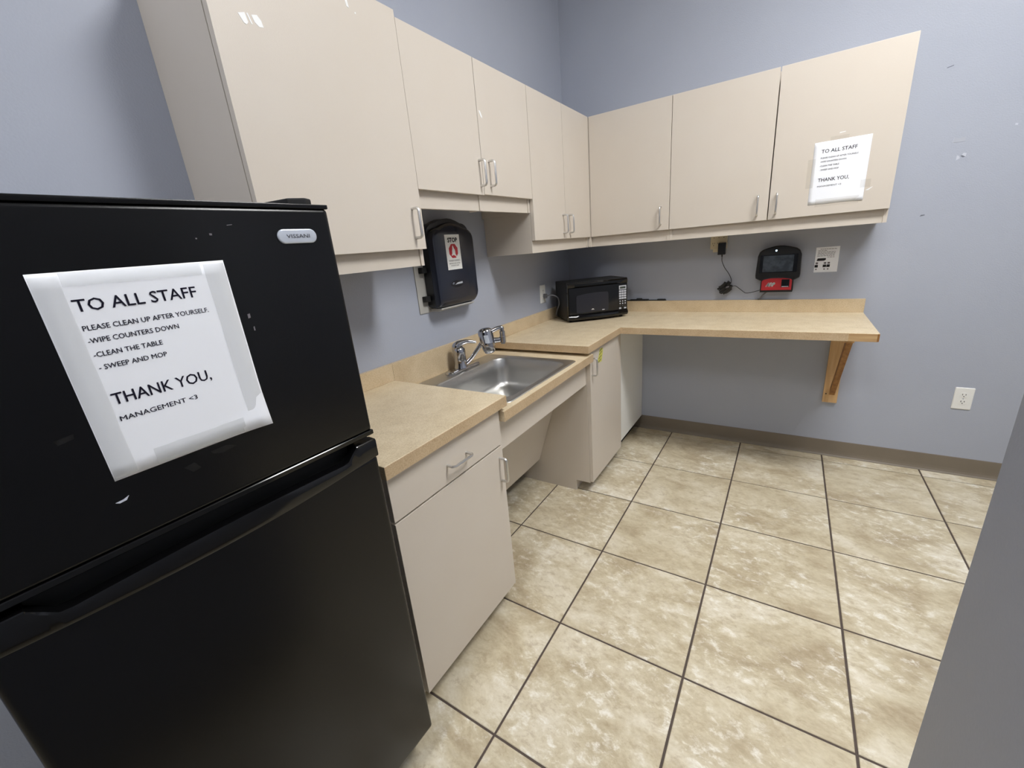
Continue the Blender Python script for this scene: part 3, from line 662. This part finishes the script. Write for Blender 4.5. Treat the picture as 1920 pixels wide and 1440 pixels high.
mwp('display', 'lcd', [(.368, .191), (.408, .191), (.408, .205), (.368, .205)], -.0074, .0006, cp)
for r_ in range(4):
    for c_ in range(3): mwp('button', 'button', [(.362 + .018 * c_, .1685 - .0155 * r_), (.3775 + .018 * c_, .1685 - .0155 * r_), (.3775 + .018 * c_, .1800 - .0155 * r_), (.362 + .018 * c_, .1800 - .0155 * r_)], -.0062, .0008, cp)
for r_ in range(3):
    for c_ in range(3):
        x, z = .3695 + .0185 * c_, .108 - .0155 * r_; s = .0045 if r_ < 2 else .0022
        mwp('button', 'button' if r_ < 2 else 'ink_grey', [(x + s * math.cos(a), z + s * math.sin(a)) for a in [math.pi / 4 * k for k in range(8)]], -.0062, .0008, cp)
for c_ in (0, 2): mwp('button', 'button', [(.362 + .018 * c_, .056), (.3775 + .018 * c_, .056), (.3775 + .018 * c_, .066), (.362 + .018 * c_, .066)], -.0062, .0008, cp)
for fx, fy in ((.03, .04), (W_ - .03, .04), (.03, D_ - .03), (W_ - .03, D_ - .03)):
    bm = nb(); lathe(bm, [(.011, 0), (.012, .0115)], (fx, fy, 0), n=12); obj('foot', bm, 'black_matte', mw)
def wl2l(p):   # world -> microwave local
    v = Vector(p) - Vector(mw.location); c_, s_ = math.cos(-.7742), math.sin(-.7742); return Vector((v.x * c_ - v.y * s_, v.x * s_ + v.y * c_, v.z))
bm = nb(); tube(bm, [wl2l(q) for q in smooth_path([(.030, -.443, 1.090), (.060, -.430, 1.094), (.095, -.405, 1.075), (.100, -.395, 1.03), (.075, -.385, .975), (.060, -.365, .945), (.056, -.345, .938)], 6)], .0042, 8); obj('power_cord', bm, 'grey_cord', mw, smooth=True)
bm = nb(); prism(bm, [wl2l((.0072, y, z)) for y, z in ((-.452, 1.076), (-.434, 1.074), (-.430, 1.098), (-.440, 1.106), (-.452, 1.102))], wl2l((.032, -.444, 1.0)) - wl2l((.0072, -.444, 1.0))); obj('plug', bm, 'grey_cord', mw, .003)

# ------------------------------------------------------------------ outlets
def outlet(label, loc, nrm):
    """plate centre loc on the wall; built in a frame u (right), n (out), z"""
    n = Vector(nrm); u = Vector((0, 0, 1)).cross(n); t = thing('electrical_outlet', label, 'outlet', (loc[0], loc[1], loc[2] - .0615), 0, 'duplex wall outlets')
    def P(a, z, d): return u * a + n * d + Vector((0, 0, z))
    def ring(a, h, d, r): return [P(x, z, d) for x, z in rrect(-a, a, .0615 - h, .0615 + h, r, 4)]
    bm = nb(); loft(bm, [ring(.0375, .0615, .0006, .004), ring(.0375, .0615, .003, .004), ring(.034, .058, .0055, .004)], True, True); obj('cover_plate', bm, 'white_plastic', t)
    for dz in (-.0195, .0195):
        bm = nb(); prism(bm, [P(.0165 * math.cos(a) , .0615 + dz + max(-.0135, min(.0135, .0165 * math.sin(a))), .0056) for a in [2 * math.pi * k / 20 for k in range(20)]], n * .0016); rc = obj('receptacle', bm, 'white_plastic', t)
        for a, hh in ((-.0063, .0045), (.0063, .0037)):
            bm = nb(); prism(bm, [P(a + sx_ * .0012, .0615 + dz + .004 + sz * hh, .0072) for sx_, sz in ((-1, -1), (1, -1), (1, 1), (-1, 1))], n * .0004); obj('slot', bm, 'slot', rc)
        bm = nb(); prism(bm, [P(.0026 * math.cos(k * math.pi / 4), .0615 + dz - .0065 + .0026 * math.sin(k * math.pi / 4), .0072) for k in range(8)], n * .0004); obj('slot', bm, 'slot', rc)
    bm = nb(); lathe(bm, [(.0032, 0), (.003, .001), (.001, .0014)], P(0, .0615, .0056), n, 10); obj('screw', bm, 'badge', t)
    return t
outlet('white duplex outlet low on the bare grey wall right of the bracket', (2.2870, 0, .4505), (0, -1, 0))
outlet('white duplex outlet on the sink wall behind the microwave', (0, -.4450, 1.1045), (1, 0, 0))
tp = thing('outlet_tap', 'cream six-way plug-in outlet tap under the back wall cabinets', 'outlet', (1.0462, 0, 1.3095))
B('cover_plate', 'cream_plastic', tp, -.034, .034, -.006, -.0006, -.019, .09, .001)
bdy = B('body', 'cream_plastic', tp, -.0467, .0467, -.034, -.0062, 0, .118, .004)
for r_ in range(2):
    for c_ in range(3):
        x, z = -.028 + .028 * c_, .022 + .045 * r_ + .005
        if r_ == 0 and c_ == 2: continue
        for dx in (-.0055, .0055): B('slot', 'slot', bdy, x + dx - .001, x + dx + .001, -.0346, -.0341, z + .004, z + .0125)
        B('slot', 'slot', bdy, x - .002, x + .002, -.0346, -.0341, z - .006, z - .0015)
pa = thing('power_adapter', 'black plug-in power adapter with a tied bundle of thin cord', 'adapter', (1.0700, -.036, 1.276))
B('plug_body', 'black_plastic', pa, -.021, .0215, -.038, -.0005, 0, .070, .004, 3)
po = Vector(pa.location)
bm = nb(); tube(bm, [Vector(q) - po for q in smooth_path([(1.072, -.052, 1.277), (1.0725, -.05, 1.262), (1.074, -.045, 1.235), (1.090, -.035, 1.195), (1.113, -.028, 1.160), (1.129, -.022, 1.125), (1.131, -.022, 1.105), (1.122, -.026, 1.090)], 6)], [.0042] * 6 + [.0019] * 37, 8); obj('cord', bm, 'cord', pa, smooth=True)
bm = nb()
ctr = Vector((1.103, -.030, 1.068)) - po
dirs = [(.74, .67), (.68, .73), (.78, .62), (.72, .69), (.66, .75)]
for k in range(9):
    d_ = dirs[k % 5]; e = Vector((d_[0], 0, d_[1])).normalized(); q = Vector((-e.z, 0, e.x)); off = (k - 4) * .0066
    c0 = ctr + q * off + Vector((0, -.004 * (k % 3), 0)); L1 = (.022, .034, .040, .032, .044, .038, .030, .040, .024)[k]
    tube(bm, smooth_path([c0 - e * L1 + q * .004, c0 - e * L1 * .4, c0 + e * L1 * .5 + Vector((0, -.004, 0)), c0 + e * L1 + q * .003], 4), .0066, 7)
obj('cord_bundle', bm, 'cord', pa, smooth=True, label='folded bundle of thin black cord')
bm = nb(); lathe(bm, [(.019, -.008), (.0195, 0), (.019, .008)], ctr + Vector((.010, -.006, .004)), (.75, 0, .66), 14); obj('tie', bm, 'black_matte', pa, smooth=True)
bm = nb(); prism(bm, [ctr + Vector((a, -.0268, b)) for a, b in ((.002, .003), (.022, .008), (.024, .016), (.006, .012))], (0, .0012, 0)); obj('tag', bm, 'ink_grey', pa)
bm = nb(); tube(bm, [Vector(q) - po for q in smooth_path([(1.135, -.03, 1.078), (1.158, -.028, 1.079), (1.180, -.024, 1.062), (1.206, -.020, 1.040), (1.220, -.020, 1.033), (1.250, -.022, 1.037), (1.280, -.026, 1.046), (1.308, -.030, 1.056)], 6)], .0019, 8); obj('cord', bm, 'cord', pa, smooth=True)

# ------------------------------------------------------------------ time clock
tc = thing('time_clock', 'black wall time clock with a red ADP reader and blue light', 'time clock', (1.376, 0, 1.040)); to = Vector(tc.location)
def tring(y, i):
    pts = []
    x0, x1 = -.114 + i, .1145 - i
    bot, top = .068 + i, .2425 - i
    pts += [(-.085 + i, bot), (.088 - i, bot), (.112 - i, bot + .014), (x1, bot + .030), (x1 - .004, top - .030), (x1 - .014, top - .006), (x1 - .030, top + .006)]
    for k in range(1, 8):
        f = k / 8; pts.append((x1 - .030 + (x0 - x1 + .060) * f, top + .006 + .018 * math.sin(math.pi * f)))
    pts += [(x0 + .030, top + .006), (x0 + .014, top - .006), (x0 + .006, top - .030), (x0, bot + .030), (x0 + .003, bot + .014)]
    return [(x, y, z) for x, z in pts]
bm = nb(); loft(bm, [tring(-.0008, .004), tring(-.040, 0), tring(-.052, .001), tring(-.058, .005)], True, True); tb = obj('housing', bm, 'black_plastic', tc, smooth=True)
def tq(name, m, x0, x1, z0, z1, y0, y1, par, bevel=0.0, label=None): return B(name, m, par, x0, x1, y0, y1, z0, z1, bevel, label=label)
bz = tq('bezel', 'black_gloss', -.094, .094, .114, .218, -.0595, -.0583, tb, .0004)
tq('screen', 'screen', -.078, .074, .120, .212, -.0605, -.0597, tb, .0002, 'grey display screen')
bm = nb(); lathe(bm, [(.0048, 0), (.0042, .0014), (.002, .002)], (-.016, -.0572, .240), (0, -1, 0), 12); obj('indicator', bm, 'led', tb, label='lit blue indicator')
bm = nb()
rp = [(-.082, 0), (.084, 0), (.086, .010), (.085, .070), (.076, .081), (.030, .088), (-.03, .088), (-.070, .080), (-.081, .070)]
prism(bm, [(x, -.030, z) for x, z in rp], (0, -.030, 0)); rd = obj('reader_base', bm, 'black_plastic', tc, .003)
rp2 = [(-.076, .013), (.0775, .013), (.078, .068), (.072, .076), (.030, .0825), (-.03, .0825), (-.066, .075), (-.0755, .066)]
bm = nb(); prism(bm, [(x, -.0602, z) for x, z in rp2], (0, -.0045, 0)); rf = obj('reader_face', bm, 'red', tc, .0012, label='red reader face')
tq('finger_sensor', 'black_gloss', .026, .0655, .030, .074, -.0662, -.0649, rf, .0004)
tq('sensor_lip', 'badge', .029, .062, .032, .035, -.0668, -.0663, rf)
lettering('logo', 'ADP', 'tape_white', rf, (-.0515, -.0648, .0355), (1, 0, 0), (0.28, 0, 1), .040, .022, .0004, .09)
bm = nb(); tube(bm, [Vector(q) - to for q in smooth_path([(1.335, -.035, 1.041), (1.326, -.033, 1.035), (1.310, -.026, 1.017), (1.296, -.016, .996), (1.286, -.012, .9925)], 6)], .0038, 8); obj('data_cable', bm, 'grey_cord', tc, smooth=True)
# cable lying on the backsplash
cb_ = thing('cable', 'black cable with flat clips lying along the backsplash beside the microwave', 'cable', (.56, -.010, ZSP)); 
bm = nb(); tube(bm, smooth_path([(-.28, 0, .004), (-.1, .002, .0038), (0, -.002, .0042), (.10, .001, .0038), (.175, 0, .004)], 5), .0036, 8); obj('cord', bm, 'cord', cb_, smooth=True)
for a, b, h in ((-.165, -.105, .014), (-.075, .055, .012), (.115, .170, .012)): B('clip', 'black_matte', cb_, a, b, -.009, .008, .0004, h, .003)
B('clip', 'black_matte', cb_, -.03, .008, -.009, .008, .0122, .0175, .002)

# ------------------------------------------------------------------ instruction sheet by the time clock
ins = thing('instruction_sheet', 'small white instruction sheet on the wall right of the time clock', 'notice', (1.607, 0, 1.1415)); 
bm = nb(); prism(bm, [(-.0540, -.0008, 0), (.0545, -.0008, .0008), (.0535, -.0008, .1395), (-.0545, -.0008, .1388)], (0, -.0004, 0)); obj('sheet', bm, 'paper', ins)
def ib(m, x0, x1, z0, z1): B('print', m, ins, x0, x1, -.0016, -.0012, z0, z1)
for z, a, b in ((.1275, -.034, .040), (.1195, -.044, .0), (.1115, -.044, .036), (.1045, -.044, .036), (.0975, -.046, .038), (.0905, -.046, .036), (.0830, .002, .034)):
    x = a
    while x < b - .004:
        wd = random.uniform(.006, .014); ib('ink_grey', x, min(x + wd, b), z - .0012, z + .0012); x += wd + .0022
bm = nb(); prism(bm, [(-.046, -.0012, .064), (-.012, -.0012, .064), (-.004, -.0012, .068), (-.004, -.0012, .078), (-.042, -.0012, .078)], (0, -.0004, 0)); obj('print', bm, 'ink_black', ins)
for x in (-.044, -.006, .011):
    ib('ink_grey', x - .005, x + .006, .046, .056); ib('ink_black', x - .008, x + .007, .028, .042); ib('button', x - .003, x + .003, .032, .038); ib('ink_grey', x - .003, x + .003, .014, .021)
